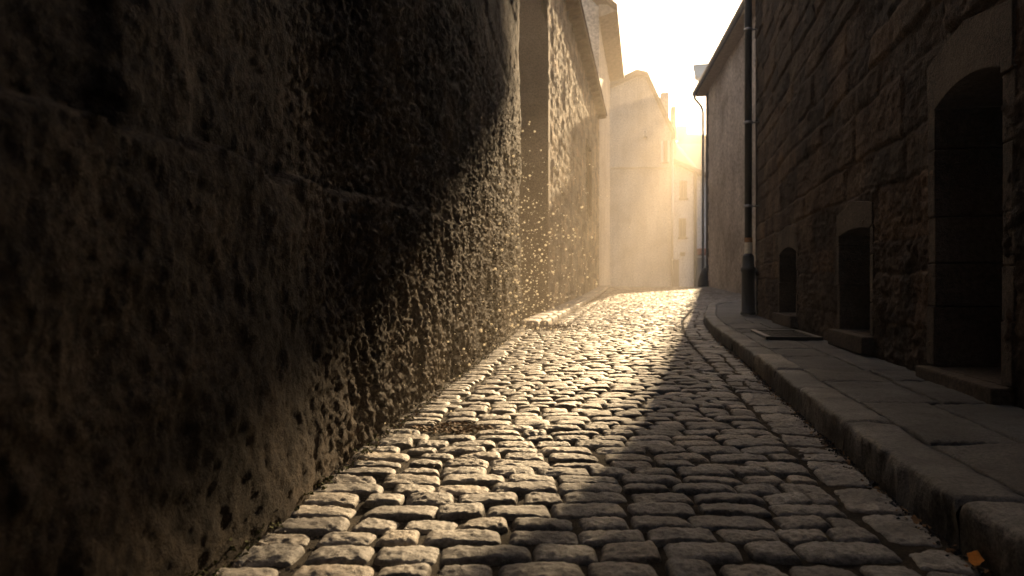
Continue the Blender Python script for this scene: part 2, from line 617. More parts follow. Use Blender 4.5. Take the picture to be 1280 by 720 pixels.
def lay_kerb():
    vs_, qs, tn = [], [], []
    n0 = 0
    s = 0.0
    while s < KS[-1] - 0.4:
        ln = rng.uniform(0.62, 1.0)
        e = min(s + ln, KS[-1])
        near = float(kerb_at(s)[1]) < 6
        ns = max(6, int((e - s) / (0.011 if near else 0.05)))
        ss = np.linspace(s + 0.003, e - 0.003, ns)
        # cross section: road side foot up over a worn arris to the back
        prof = [(0.002, -0.06), (0.001, 0.0), (0.0, 0.04), (-0.002, 0.095), (-0.006, 0.112), (-0.014, 0.119), (-0.035, 0.122), (-0.08, 0.1235), (-0.12, 0.124), (-0.16, 0.123), (-0.178, 0.118), (-0.185, 0.08)]
        po = np.array([p[0] for p in prof]); pz = np.array([p[1] for p in prof])
        A, O = np.meshgrid(ss, po)
        Zp = np.repeat(pz[:, None], ns, 1)
        endr = np.minimum(np.abs(A - ss[0]), np.abs(A - ss[-1]))
        off = O + 0.016 * fbm(A * 5, Zp * 10 + s, 4, 41) + 0.009 * fbm(A * 26, Zp * 34, 3, 42, 0.65)
        Xk, Yk = kerb_at(A, off)
        jog = rng.normal(0, 0.004)
        Z = road_z(Yk) + Zp + jog * (Zp > 0.05) + 0.007 * fbm(A * 7, O * 20, 4, 43, 0.6) - 0.014 * np.exp(-(endr / 0.012) ** 2) * (Zp > 0.09)
        vs_.append(np.stack([Xk, Yk, Z], -1).reshape(-1, 3))
        m = ns
        i = (np.arange(len(prof) - 1)[:, None] * m + np.arange(m - 1)[None]).ravel() + n0
        qs.append(np.stack([i, i + m, i + m + 1, i + 1], 1))
        tn.append(np.full(len(prof) * ns, np.clip(rng.normal(0.5, 0.18), 0, 1)))
        n0 += len(prof) * ns
        s = e
    me = mesh_np("kerb", np.vstack(vs_), np.vstack(qs), attr=np.concatenate(tn))
    structure(link_mesh("kerb", me, M['kerb']))
    # pavement surface behind the kerb, up to the houses
    send = KS[-1] - 0.1
    ss = np.concatenate([np.arange(0.0, 7.0, 0.03), np.arange(7.0, send, 0.08)])
    offs = np.concatenate([[0], np.linspace(0.01, 1, 60)])
    V = []
    for s_ in ss:
        x0, y0 = kerb_at(s_, -KERB_W + 0.002)
        x0, y0 = float(x0), float(y0)
        nx_ = -np.interp(s_, KS, KN[:, 0]); ny_ = -np.interp(s_, KS, KN[:, 1])
        # target on the wall foot / the end of the block
        if y0 < 11.4:
            tx, ty = RW_X0 + RW_S * y0 + 0.25, y0
        else:
            tx, ty = 4.3 + (y0 - 11.4) * 0.0 + max(0, x0 - 4.0), 11.2
        f = offs[:, None]
        P = np.array([x0, y0])[None] * (1 - f) + np.array([tx, ty])[None] * f
        V.append(P)
    V = np.array(V)
    X, Y = V[..., 0], V[..., 1]
    Dk = np.repeat(np.linspace(0, 1, len(offs))[None], len(ss), 0)
    Z = road_z(Y) + KERB_H - 0.004 + 0.010 * fbm(X * 2.2, Y * 2.2, 3, 51) + 0.006 * fbm(X * 18, Y * 18, 4, 52, 0.6)
    # a few cracks / joints
    Z = Z - 0.006 * np.exp(-(np.abs(fbm(X * 1.1, Y * 1.1, 3, 54)) / 0.015) ** 2)
    Z[:, 0] -= 0.02
    n, m = X.shape
    i = np.arange((n - 1) * m).reshape(n - 1, m)[:, :-1].ravel()
    q = np.stack([i, i + 1, i + m + 1, i + m], 1)
    Z = Z - 0.014
    structure(link_mesh("pavement", mesh_np("pavement", np.stack([X, Y, Z], -1).reshape(-1, 3), q), M['pave']))
    F = Setts()
    sd = 20000
    s_ = 0.3
    while True:
        ln = rng.uniform(0.45, 0.95)
        e_ = s_ + ln
        if float(kerb_at(e_)[1]) > 11.0: break
        xs, ys = kerb_at(np.array([s_, e_]), -KERB_W)
        wd = [RW_X0 + RW_S * float(ys[i]) + 0.03 - float(xs[i]) for i in (0, 1)]
        c = rng.uniform(0.45, 0.62)
        for f0, f1 in ((0.0, c), (c, 1.0)):
            g = 0.004
            pt = [(float(xs[0]) + wd[0] * f0 + g, float(ys[0]) + g), (float(xs[0]) + wd[0] * f1 - g, float(ys[0]) + g),
                  (float(xs[1]) + wd[1] * f1 - g, float(ys[1]) - g), (float(xs[1]) + wd[1] * f0 + g, float(ys[1]) - g)]
            sd += 1
            n = 37 if float(ys[0]) < 5 else 19
            F.stone(pt, n, n, 0.016, KERB_H - 0.006 + rng.normal(0, 0.003), float(np.clip(rng.normal(0.5, 0.2), 0, 1)), sd, bulge=40.0, rough=0.0042, edge=0.004)
        s_ = e_
    structure(F.build("flagstone_pavement", M['flag']))
    # narrow raised strip of pale slabs along the far left house
    P = Setts()
    d = W1_END - 0.3
    sd = 9000
    while d < 29:
        ln = rng.uniform(0.5, 0.9)
        for o0, o1 in ((0.0, 0.30), (0.31, 0.45)):
            xa, xb = float(left_x(d)), float(left_x(d + ln))
            sd += 1
            P.stone([(xa + o0, d), (xa + o1, d), (xb + o1, d + ln - 0.012), (xb + o0, d + ln - 0.012)], 9, 9, 0.10, 0.065, float(np.clip(rng.normal(0.6, 0.15), 0, 1)), sd, bulge=14, rough=0.004)
        d += ln
    structure(P.build("footway", M['slab']))


lay_kerb()


# ------------------------------------------------------------------ walls as real relief
class Wall:
    def __init__(self, x0, slope, side):
        L = math.hypot(slope, 1)
        self.p = np.array([x0, 0.0]); self.t = np.array([slope, 1.0]) / L
        self.n = np.array([1.0, -slope]) / L * (1 if side == 'left' else -1)
        self.L = L

    def w(self, a, z, off=0.0):
        p = self.p + self.t * a + self.n * off
        return Vector((p[0], p[1], z))

    def a(self, d):
        return d * self.L


def relief(name, W, a, z, H, mat, parent, cut=None, tone=None):
    A, Z = np.meshgrid(a, z)
    Hh = H(A, Z)
    X = W.p[0] + W.t[0] * A + W.n[0] * Hh
    Y = W.p[1] + W.t[1] * A + W.n[1] * Hh
    n, m = A.shape
    i = np.arange((n - 1) * m).reshape(n - 1, m)[:, :-1]
    keep = np.ones(i.shape, bool)
    if cut:
        ac = (a[:-1] + a[1:]) / 2; zc = (z[:-1] + z[1:]) / 2
        for (a0, a1, z0, z1) in cut:
            keep &= ~(((ac > a0) & (ac < a1))[None, :] & ((zc > z0) & (zc < z1))[:, None])
    i = i[keep]
    q = np.stack([i, i + 1, i + m + 1, i + m], 1)
    if (np.cross(np.append(W.t, 0), [0, 0, 1]) @ np.append(W.n, 0)) < 0:
        q = q[:, ::-1]
    me = mesh_np(name, np.stack([X, Y, Z], -1).reshape(-1, 3), q, attr=None if tone is None else tone(A, Z).ravel())
    return link_mesh(name, me, mat, parent)


def snap(arr, vals):
    arr = np.array(arr, float)
    for v in vals:
        arr[np.argmin(np.abs(arr - v))] = v
    return np.unique(arr)


def courses(z0, z1, hmin, hmax, lmin, lmax, a0, a1, seed):
    r = np.random.default_rng(seed)
    zz = [z0]
    while zz[-1] < z1: zz.append(zz[-1] + r.uniform(hmin, hmax))
    cuts = []
    for _ in range(len(zz)):
        c = [a0 - r.uniform(0, lmax)]
        while c[-1] < a1: c.append(c[-1] + r.uniform(lmin, lmax))
        cuts.append(np.array(c))
    return np.array(zz), cuts


def block_field(A, Z, zz, cuts, seed, groove=0.02, joint=0.02, relief_=0.02, wavy=0.03):
    """offset and tone of a coursed stone wall"""
    Zw = Z + wavy * fbm(A * 0.7, Z * 0.9, 3, seed + 5) + 0.3 * wavy * fbm(A * 5, Z * 5, 2, seed + 6)
    Aw = A + 0.8 * wavy * fbm(A * 2.0, Z * 2.0, 3, seed + 7)
    ci = np.clip(np.searchsorted(zz, Zw) - 1, 0, len(zz) - 2)
    dz = np.minimum(Zw - zz[ci], zz[ci + 1] - Zw)
    da = np.zeros_like(A); bi = np.zeros(A.shape, int)
    for c in np.unique(ci):
        m = ci == c
        cu = cuts[c]
        k = np.clip(np.searchsorted(cu, Aw[m]) - 1, 0, len(cu) - 2)
        da[m] = np.minimum(Aw[m] - cu[k], cu[k + 1] - Aw[m]); bi[m] = k
    e = np.minimum(np.abs(dz), np.abs(da))
    rnd = hash2(ci.astype(float), bi.astype(float), seed)
    rnd2 = hash2(ci.astype(float) + 50, bi.astype(float) + 7, seed)
    soft = 1 - np.exp(-(e / joint) ** 2)
    return -groove * (1 - soft) + (rnd - 0.5) * relief_ * soft, rnd2


# ---- near left wall -------------------------------------------------
LW = Wall(LW_X0, LW_S, 'left')
old_wall = thing("old_stone_house", "tall dark rendered house wall with a rough ledge along the left side of the lane", "house", (-0.9, 0, 0))


def lw_height(A, Z):
    ledge = 0.885 + 0.05 * A + 0.05 * fbm(A * 2.2, A * 0, 4, 60, 0.6) + 0.03 * fbm(A * 8, Z * 6, 3, 59, 0.6)
    below = 1 - smooth(-0.010, 0.014, Z - ledge)
    h = 0.035 * fbm(A * 1.1, Z * 1.1, 4, 61) + 0.012 * fbm(A * 4, Z * 4, 5, 62, 0.6) + 0.006 * fbm(A * 26, Z * 26, 4, 63, 0.65)
    # rough battered base below the ledge, lumpy
    lump = 0.02 * fbm(A * 2.4, Z * 2.1, 4, 64) + 0.008 * np.abs(fbm(A * 9, Z * 9, 4, 65))
    h = h + below * ((0.075 + 0.02 * (ledge - Z)) * (1 - 0.75 * smooth(1.9, 2.8, A)) + lump)
    # upper masonry: big blocks, one rough pilaster, recessed smooth panels
    zz, cuts = LWC
    blk, _ = block_field(A, Z, zz, cuts, 71, groove=0.010, joint=0.035, relief_=0.03, wavy=0.12)
    up = 1 - below
    pil = smooth(1.26, 1.36, A) * (1 - smooth(1.58, 1.68, A))
    pan = (1 - smooth(1.24, 1.34, A)) + smooth(1.60, 1.72, A) * (1 - smooth(2.35, 2.5, A + 0.25 * (Z - 1.0)))
    h = h + up * (blk * (1 - 0.85 * np.clip(pan, 0, 1)) + 0.016 * pil * (1 + 0.6 * fbm(A * 8, Z * 8, 3, 73)) )
    # pitted patches that show the stone
    pit = np.clip(fbm(A * 3.1, Z * 3.1, 4, 66) - 0.12, 0, 1)
    h = h - 0.012 * pit
    # gravelly texture low on the wall past three metres, as the old render has washed out
    gr = smooth(1.7, 3.0, A) * (1 - 0.7 * smooth(1.8, 4.5, Z))
    h = h + gr * (0.030 * fbm(A * 26, Z * 34, 4, 67, 0.8) + 0.022 * fbm(A * 7, Z * 4, 4, 68, 0.65))
    return h


LWC = courses(0.6, 9.0, 0.42, 0.75, 0.6, 1.5, -2, 12, 72)
aa = [-3.0, -1.5, -0.5, 0.1]
v = 0.3
while v < 10.57 * LW.L:
    aa.append(v); v += max(0.008, 0.0058 * v) if v < 2.2 else 0.0038 * v
aa.append(10.6 * LW.L)
zz_ = np.concatenate([np.arange(-0.1, 1.6, 0.010), np.arange(1.6, 3.0, 0.016), np.arange(3.0, 5.6, 0.03), np.arange(5.6, 9.01, 0.2)])
relief("wall", LW, np.array(aa), zz_, lw_height, M['wall1'], old_wall)
b = MB()
for a0, a1, o in ((-16, -2.95, 0.03), (-3.2, 10.5, -0.35)):
    b.hexa([LW.w(a0, -0.2, -6), LW.w(a1, -0.2, -6), LW.w(a1, -0.2, o), LW.w(a0, -0.2, o),
            LW.w(a0, 9, -6), LW.w(a1, 9, -6), LW.w(a1, 9, o), LW.w(a0, 9, o)])
b.build("house_body", M['wall1'], old_wall)
b = MB()
b.prism([LW.w(-16.2, 9.0, 0.35), LW.w(-16.2, 13.0, -3), LW.w(-16.2, 9.0, -6.4)], LW.w(26.9, 0, 0) - LW.w(0, 0, 0))
b.build("roof", M['tile'], old_wall)

# ---- right hand stone house ----------------------------------------
RW = Wall(RW_X0, RW_S, 'right')
RA = RW.L
stone_house = thing("stone_townhouse", "brown block masonry house with dark doorway and cellar windows beside the raised pavement", "house", (4.0, 6, 0))
DOOR = (3.14 * RA, 3.94 * RA, 0.20, 1.74)
WIN_NEAR = (5.12 * RA, 6.02 * RA, 0.29, 1.13)
WIN_FAR = (7.86 * RA, 9.00 * RA, 0.33, 1.15)
RWC = courses(0.0, 9.5, 0.18, 0.40, 0.45, 1.25, -2, 13, 82)


def rw_height(A, Z):
    blk, _ = block_field(A, Z, RWC[0], RWC[1], 83, groove=0.02, joint=0.014, relief_=0.03, wavy=0.06)
    low = 1 - smooth(1.2, 1.75, Z + 0.2 * fbm(A * 1.3, A * 0, 2, 84))
    h = blk * (1 - 0.6 * low)
    h = h + 0.015 * fbm(A * 1.2, Z * 1.2, 4, 85) + 0.014 * fbm(A * 6, Z * 9, 5, 86, 0.62) + 0.008 * fbm(A * 30, Z * 30, 3, 87)
    h = h + low * (0.03 * np.abs(fbm(A * 6, Z * 6, 4, 88, 0.6)) + 0.012 * fbm(A * 15, Z * 15, 3, 89))
    # the smoother dressed stones sit a little back from the rough face
    return h


def rw_tone(A, Z):
    return block_field(A, Z, RWC[0], RWC[1], 83, wavy=0.06)[1]


aa = [-3.0, -1.5, -0.3, 0.5, 1.0]
v = 1.2
RW_END = 11.2 * RA
while v < RW_END:
    aa.append(v); v += max(0.012, 0.0052 * v)
aa.append(RW_END)
zz_ = np.concatenate([np.arange(0.0, 2.0, 0.012), np.arange(2.0, 5.6, 0.022), np.arange(5.6, 9.21, 0.2)])
cut = [DOOR, WIN_NEAR, WIN_FAR]
aa = snap(aa, [c for q in cut for c in q[:2]]); zz_ = snap(zz_, [c for q in cut for c in q[2:]])
relief("wall", RW, aa, zz_, rw_height, M['wallr'], stone_house, cut, rw_tone)
b = MB()
for a0, a1, o in ((-16, -2.95, 0.03), (-3.2, RW_END - 0.02, -0.62)):
    b.hexa([RW.w(a0, -0.2, -6), RW.w(a1, -0.2, -6), RW.w(a1, -0.2, o), RW.w(a0, -0.2, o),
            RW.w(a0, 9, -6), RW.w(a1, 9, -6), RW.w(a1, 9, o), RW.w(a0, 9, o)])
b.build("house_body", M['wallr'], stone_house)
# end wall with quoins at the corner
b = MB()
b.hexa([RW.w(RW_END - 0.4, -0.1, -6.05), RW.w(RW_END, -0.1, -6.05), RW.w(RW_END, -0.1, 0.012), RW.w(RW_END - 0.4, -0.1, -0.3),
        RW.w(RW_END - 0.4, 9.1, -6.05), RW.w(RW_END, 9.1, -6.05), RW.w(RW_END, 9.1, 0.012), RW.w(RW_END - 0.4, 9.1, -0.3)])
b.build("end_wall", M['wallr'], stone_house)
b = MB()
b.prism([RW.w(-16.2, 9.05, 0.3), RW.w(-16.2, 13.5, -3), RW.w(-16.2, 9.05, -6.4)], RW.w(27.9, 0, 0) - RW.w(0, 0, 0))
b.build("roof", M['tile'], stone_house)


def opening(rect, name, arch, depth, jamb, lint, sill_t, fill):
    """stone surround, recess and leaf of one opening in the right hand wall"""
    a0, a1, z0, z1 = rect
    am = (a0 + a1) / 2
    f = 0.014                                              # surround stands proud of the rough face
    # jambs in stones of uneven height
    fr = None
    for (ja, sgn) in ((a0, -1), (a1, 1)):
        s = MB()
        zc = z0
        k = 0
        while zc < z1 - 0.05:
            h = min(random.uniform(0.24, 0.42), z1 - zc)
            w = jamb * random.uniform(0.85, 1.15)
            if z1 - zc - h < 0.1: h = z1 - zc
            lo, hi = (ja - w, ja + 0.02) if sgn < 0 else (ja - 0.02, ja + w)
            fo = f + random.uniform(-0.006, 0.006)
            s.hexa([RW.w(lo, zc + .003, -depth), RW.w(hi, zc + .003, -depth), RW.w(hi, zc + .003, fo), RW.w(lo, zc + .003, fo),
                    RW.w(lo, zc + h - .003, -depth), RW.w(hi, zc + h - .003, -depth), RW.w(hi, zc + h - .003, fo), RW.w(lo, zc + h - .003, fo)])
            zc += h; k += 1
        if fr is None:
            fr = s.build("door_frame" if name == "door" else "window", M['dress'], stone_house, bevel=0.008)
        else:
            s.build("jamb", M['dress'], fr, bevel=0.008)
    # lintel with a flat arch below and a low gable above
    n = 14
    poly = [RW.w(a0 - jamb, z1, f), ]
    for k in range(n + 1):
        t = k / n
        poly.append(RW.w(a0 + 0.02 + (a1 - a0 - 0.04) * t, z1 + 0.002 - arch + arch * 4 * t * (1 - t), f + .004))
    poly[0] = RW.w(a0 - jamb, z1 - arch * 0.0, f + .004)
    poly.append(RW.w(a1 + jamb, z1, f + .004))
    poly.append(RW.w(a1 + jamb, z1 + lint * 0.8, f + .004))
    poly.append(RW.w(am, z1 + lint * 1.15, f + .004))
    poly.append(RW.w(a0 - jamb, z1 + lint * 0.8, f + .004))
    v_ = RW.w(0, 0, -depth + 0.01) - RW.w(0, 0, f)
    MB().prism(poly, v_).build("lintel", M['dress'], fr, bevel=0.006)
    # sill / step
    MB().hexa([RW.w(a0 - 0.06, z0 - sill_t, -depth + .003), RW.w(a1 + 0.06, z0 - sill_t, -depth + .003), RW.w(a1 + 0.06, z0 - sill_t, 0.09), RW.w(a0 - 0.06, z0 - sill_t, 0.09),
               RW.w(a0 - 0.06, z0 + 0.004, -depth + .003), RW.w(a1 + 0.06, z0 + 0.004, -depth + .003), RW.w(a1 + 0.06, z0 - 0.004, 0.09), RW.w(a0 - 0.06, z0 - 0.004, 0.09)]
              ).build("doorstep" if name == "door" else "sill", M['dress'], fr if name != "door" else stone_house, bevel=0.012)
    if fill == 'door':
        d = MB()
        nb_ = 6
        for k in range(nb_):
            p0 = a0 + 0.0 + (a1 - a0) * k / nb_ + 0.002; p1 = a0 + (a1 - a0) * (k + 1) / nb_ - 0.002
            d.hexa([RW.w(p0, z0, -depth - .05), RW.w(p1, z0, -depth - .05), RW.w(p1, z0, -depth + .02), RW.w(p0, z0, -depth + .02),
                    RW.w(p0, z1 + .05, -depth - .05), RW.w(p1, z1 + .05, -depth - .05), RW.w(p1, z1 + .05, -depth + .02), RW.w(p0, z1 + .05, -depth + .02)])
        dr = d.build("door", M['wood'], stone_house, bevel=0.006)
        for zc in (z0 + 0.3, z1 - 0.35):
            h = MB()
            h.hexa([RW.w(a0 + .05, zc, -depth + .021), RW.w(a1 - .2, zc, -depth + .021), RW.w(a1 - .2, zc, -depth + .03), RW.w(a0 + .05, zc, -depth + .03),
                    RW.w(a0 + .05, zc + .05, -depth + .021), RW.w(a1 - .2, zc + .05, -depth + .021), RW.w(a1 - .2, zc + .05, -depth + .03), RW.w(a0 + .05, zc + .05, -depth + .03)])
            h.build("hinge", M['iron'], dr)
        zc = z0 + 0.85
        MB().tube([RW.w(a1 - .12, zc, -depth + .02), RW.w(a1 - .12, zc, -depth + .07), RW.w(a1 - .12, zc - .12, -depth + .07)], 0.012, 8).build("handle", M['iron'], dr, smooth_=True)
    else:
        MB().hexa([RW.w(a0, z0, -depth - .06), RW.w(a1, z0, -depth - .06), RW.w(a1, z0, -depth), RW.w(a0, z0, -depth),
                   RW.w(a0, z1 + .02, -depth - .06), RW.w(a1, z1 + .02, -depth - .06), RW.w(a1, z1 + .02, -depth), RW.w(a0, z1 + .02, -depth)]).build("pane", M['glass'], fr)
        g = MB()
        for k in range(1, 6):
            ap = a0 + (a1 - a0) * k / 6
            g.tube([RW.w(ap, z0 - .0, -depth * 0.6), RW.w(ap, z1 + .0, -depth * 0.6)], 0.009, 8)
        g.build("grille", M['iron'], fr)


opening(DOOR, "door", 0.07, 0.50, 0.09, 0.26, 0.10, 'door')
opening(WIN_NEAR, "window", 0.03, 0.46, 0.06, 0.20, 0.14, 'pane')
opening(WIN_FAR, "window", 0.08, 0.46, 0.06, 0.24, 0.14, 'pane')

# ---- downpipe at the corner ------------------------------------------
pd, po = 11.0 * RA, 0.15
pz0 = float(road_z(11.0)) + KERB_H
pp = RW.w(pd, pz0, po)
pipe = thing("downpipe", "black rainwater downpipe with iron foot and torn sticker at the corner of the stone house", "downpipe", pp)
P = lambda dz, dx=0: Vector((pp.x + dx, pp.y, pp.z + dz))
MB().tube([P(0.9), P(8.9)], 0.058, 16).build("pipe", M['iron'], pipe, smooth_=True)
b = MB()
b.tube([P(0.0), P(0.03), P(0.05), P(0.68), P(0.70), P(0.75), P(0.77), P(0.93), P(0.95), P(0.98)],
       [0.125, 0.125, 0.105, 0.105, 0.12, 0.12, 0.095, 0.09, 0.085, 0.06], 20)
b.build("foot", M['iron'], pipe, smooth_=True)
MB().tube([P(0.0, 0.16), P(0.62, 0.16), P(0.72, 0.12)], 0.032, 10).build("side_pipe", M['iron'], pipe, smooth_=True)
for zb in (1.75, 3.1, 4.6, 6.2, 7.8):
    b = MB()
    b.tube([P(zb - .02), P(zb + .02)], 0.069, 16)
    q0, q1 = P(zb), RW.w(pd, 0, -0.02); q1.z = P(zb).z
    b.tube([q0, q1], 0.012, 8)
    b.build("bracket", M['zinc'], pipe, smooth_=True)


def wrap(z0, z1, r, th0, th1, mat, name, ragged):
    n = 26
    v_, f_ = [], []
    for lay in (r, r + 0.0015):
        for k in range(n + 1):
            th = th0 + (th1 - th0) * k / n
            e0 = ragged * random.uniform(-1, 1); e1 = ragged * random.uniform(-1, 1)
            v_.append(P(z0 + e0) + Vector((math.cos(th) * lay, math.sin(th) * lay, 0)))
            v_.append(P(z1 + e1) + Vector((math.cos(th) * lay, math.sin(th) * lay, 0)))
    m = 2 * (n + 1)
    for k in range(n):
        i = 2 * k
        f_ += [(i, i + 1, i + 3, i + 2), (m + i, m + i + 2, m + i + 3, m + i + 1)]
    b = MB(); b.add(v_, f_)
    return b.build(name, mat, pipe, smooth_=True)


wrap(0.985, 1.16, 0.0655, math.radians(190), math.radians(352), M['sticker'], "sticker", 0.004)
wrap(1.165, 1.235, 0.063, math.radians(180), math.radians(340), M['sticker_o'], "sticker", 0.012)

# ---- cellar grate in the pavement ------------------------------------
gd = 7.0
gc = RW.w(gd * RA, float(road_z(gd)) + KERB_H - 0.004, 0.30)
grate = thing("cellar_grate", "dark iron grate lying in the pavement against the stone house", "grate", gc)
rzg = -math.atan(RW_S)
fr = MB()
for sx, sy, ox, oy in ((0.46, 0.05, 0, -0.55), (0.46, 0.05, 0, 0.55), (0.05, 1.15, -0.23, 0), (0.05, 1.15, 0.23, 0)):
    cx = gc.x + ox * math.cos(rzg) - oy * math.sin(rzg); cy_ = gc.y + ox * math.sin(rzg) + oy * math.cos(rzg)
    fr.box((cx, cy_, gc.z + 0.012), sx, sy, 0.03, rzg)
fr.build("frame", M['iron'], grate, bevel=0.004)
br_ = MB()
for k in range(15):
    oy = -0.49 + k * 0.07
    br_.box((gc.x - oy * math.sin(rzg), gc.y + oy * math.cos(rzg), gc.z + 0.01), 0.42, 0.025, 0.018, rzg)
br_.build("bars", M['iron'], grate)
MB().box((gc.x, gc.y, gc.z - 0.004), 0.44, 1.1, 0.012, rzg).build("pit", M['dark'], grate)

# ---- rough stone house further along on the left ------------------------------
W2 = Wall(W2_X0 - W2_S * W2_D0, W2_S, 'left')
A2 = W2.L
rubble_house = thing("rubble_house", "rough grey stone house with deep eaves standing in the sunbeam on the left", "house", (0.7, 14.1, 0))
W2C = courses(0.0, 8.2, 0.18, 0.4, 0.25, 0.8, 12, 31, 92)


def w2_height(A, Z):
    blk, _ = block_field(A, Z, W2C[0], W2C[1], 93, groove=0.022, joint=0.025, relief_=0.035, wavy=0.05)
    return blk + 0.02 * fbm(A * 1.5, Z * 1.5, 4, 94) + 0.022 * fbm(A * 8, Z * 8, 4, 95, 0.6) + 0.008 * fbm(A * 24, Z * 24, 2, 96)


def w2_tone(A, Z):
    return block_field(A, Z, W2C[0], W2C[1], 93, wavy=0.05)[1]


EAVE2 = 7.8
SLIT = (23.0 * A2, 24.5 * A2, 3.35, 5.55)
a_ = snap(np.arange(W2_D0 * A2, 29.02 * A2, 0.055), SLIT[:2]); z_ = snap(np.arange(-0.1, EAVE2 + .02, 0.05), SLIT[2:])
relief("wall", W2, a_, z_, w2_height, M['wall2'], rubble_house, [SLIT], w2_tone)
b = MB()
b.hexa([W2.w(14.25 * A2, -.2, -6), W2.w(29.0 * A2, -.2, -6), W2.w(29.0 * A2, -.2, -.3), W2.w(14.25 * A2, -.2, -.3),
        W2.w(14.25 * A2, EAVE2, -6), W2.w(29.0 * A2, EAVE2, -6), W2.w(29.0 * A2, EAVE2, -.3), W2.w(14.25 * A2, EAVE2, -.3)])
b.build("house_body", M['wall2'], rubble_house)
# the smooth rendered pier whose end faces the viewer, with a shoulder at the top
MB().prism([Vector((-5.0, 13.98, -0.1)), Vector((0.745, 13.98, -0.1)), Vector((0.745, 13.98, 5.95)), Vector((0.60, 13.98, 6.35)), Vector((0.53, 13.98, 9.0)), Vector((-5.0, 13.98, 9.0))],
           (0.05, 0.255, 0)).build("end_wall", M['pier'], rubble_house, bevel=0.015)
# window slit with orange shutter
sl = MB()
for (a0, a1, z0, z1) in ((SLIT[0] - .12, SLIT[0], SLIT[2] - .1, SLIT[3] + .1), (SLIT[1], SLIT[1] + .12, SLIT[2] - .1, SLIT[3] + .1), (SLIT[0], SLIT[1], SLIT[3], SLIT[3] + .14), (SLIT[0], SLIT[1], SLIT[2] - .12, SLIT[2])):
    sl.hexa([W2.w(a0, z0, -.28), W2.w(a1, z0, -.28), W2.w(a1, z0, .05), W2.w(a0, z0, .05), W2.w(a0, z1, -.28), W2.w(a1, z1, -.28), W2.w(a1, z1, .05), W2.w(a0, z1, .05)])
slo = sl.build("window", M['dress'], rubble_house, bevel=0.01)
MB().hexa([W2.w(SLIT[0], SLIT[2], -.12), W2.w(SLIT[1], SLIT[2], -.12), W2.w(SLIT[1], SLIT[2], -.07), W2.w(SLIT[0], SLIT[2], -.07),
           W2.w(SLIT[0], SLIT[3], -.12), W2.w(SLIT[1], SLIT[3], -.12), W2.w(SLIT[1], SLIT[3], -.07), W2.w(SLIT[0], SLIT[3], -.07)]).build("shutter", M['shutter'], slo)
# eaves: soffit board, roof slab
b = MB()
b.hexa([W2.w(14.02 * A2, EAVE2, -.2), W2.w(29.0 * A2, EAVE2, -.2), W2.w(29.0 * A2, EAVE2 + .05, .32), W2.w(14.02 * A2, EAVE2 + .05, .32),
        W2.w(14.02 * A2, EAVE2 + .08, -.2), W2.w(29.0 * A2, EAVE2 + .08, -.2), W2.w(29.0 * A2, EAVE2 + .13, .32), W2.w(14.02 * A2, EAVE2 + .13, .32)])
for k in range(20):
    ac = (14.3 + k * 0.74) * A2
    b.hexa([W2.w(ac, EAVE2 - .14, -.1), W2.w(ac + .1, EAVE2 - .14, -.1), W2.w(ac + .1, EAVE2 - .04, .27), W2.w(ac, EAVE2 - .04, .27),
            W2.w(ac, EAVE2 + .02, -.1), W2.w(ac + .1, EAVE2 + .02, -.1), W2.w(ac + .1, EAVE2 + .048, .27), W2.w(ac, EAVE2 + .048, .27)])
b.build("eaves", M['soffit'], rubble_house)
MB().prism([W2.w(14.02 * A2, EAVE2 + .14, .36), W2.w(14.02 * A2, EAVE2 + 2.6, -3.2), W2.w(14.02 * A2, EAVE2 + .14, -6.2)], W2.w(14.98 * A2, 0, 0) - W2.w(0, 0, 0)).build("roof", M['tile'], rubble_house)

# ---- taller pale house behind it, gable towards the viewer ----------------------
tall_house = thing("tall_gable_house", "tall pale plastered house with a broad overhanging roof above the rough stone house", "house", (4, 31, 0))
e3 = 12.6
b = MB()
b.prism([W2.w(29.03 * A2, -.2, 0.0), W2.w(29.03 * A2, e3, 0.0), W2.w(29.03 * A2, e3 + 3.6, -3.4), W2.w(29.03 * A2, e3, -6.8), W2.w(29.03 * A2, -.2, -6.8)], W2.w(8.6 * A2, 0, 0) - W2.w(0, 0, 0))
b.build("wall", M['pale'], tall_house)
b = MB()
ov = 0.78
for sgn in (0, 1):
    if sgn == 0: pr = [(ov, e3 - .75 * ov * 0.55), (-3.4, e3 + 3.75), (-3.4, e3 + 4.0), (ov, e3 - .75 * ov * 0.55 + .25)]
    else: pr = [(-6.8 - ov, e3 - .75 * ov * 0.55), (-3.4, e3 + 3.75), (-3.4, e3 + 4.0), (-6.8 - ov, e3 - .75 * ov * 0.55 + .25)]
    b.prism([W2.w(28.7 * A2, z, o) for o, z in pr], W2.w(9.3 * A2, 0, 0) - W2.w(0, 0, 0))
rf = b.build("roof", M['tile'], tall_house)
# sloping boarded soffit under the street side eaves
MB().prism([W2.w(28.72 * A2, e3 - .55, 0.003), W2.w(28.72 * A2, e3 - .36, ov - .03), W2.w(28.72 * A2, e3 - .06, ov - .4), W2.w(28.72 * A2, e3 - .02, 0.003)], W2.w(9.1 * A2, 0, 0) - W2.w(0, 0, 0)).build("soffit", M['soffit'], tall_house)
b = MB()
b.box((W2.w(31 * A2, 0, -2.2).x, 32.0, e3 + 3.6), 0.7, 0.7, 2.6)
b.build("chimney", M['pale'], rf)
lamp = thing("wall_lamp", "small white globe lamp on a bracket high on the pale gable", "lamp", W2.w(29.0 * A2, 12.5, -0.95))
lp = W2.w(29.0 * A2, 12.5, -0.95)
MB().tube([lp + Vector((0, .04, .25)), lp + Vector((0, -.2, .3)), lp + Vector((0, -.3, .2))], 0.025, 8).build("bracket", M['iron'], lamp, smooth_=True)
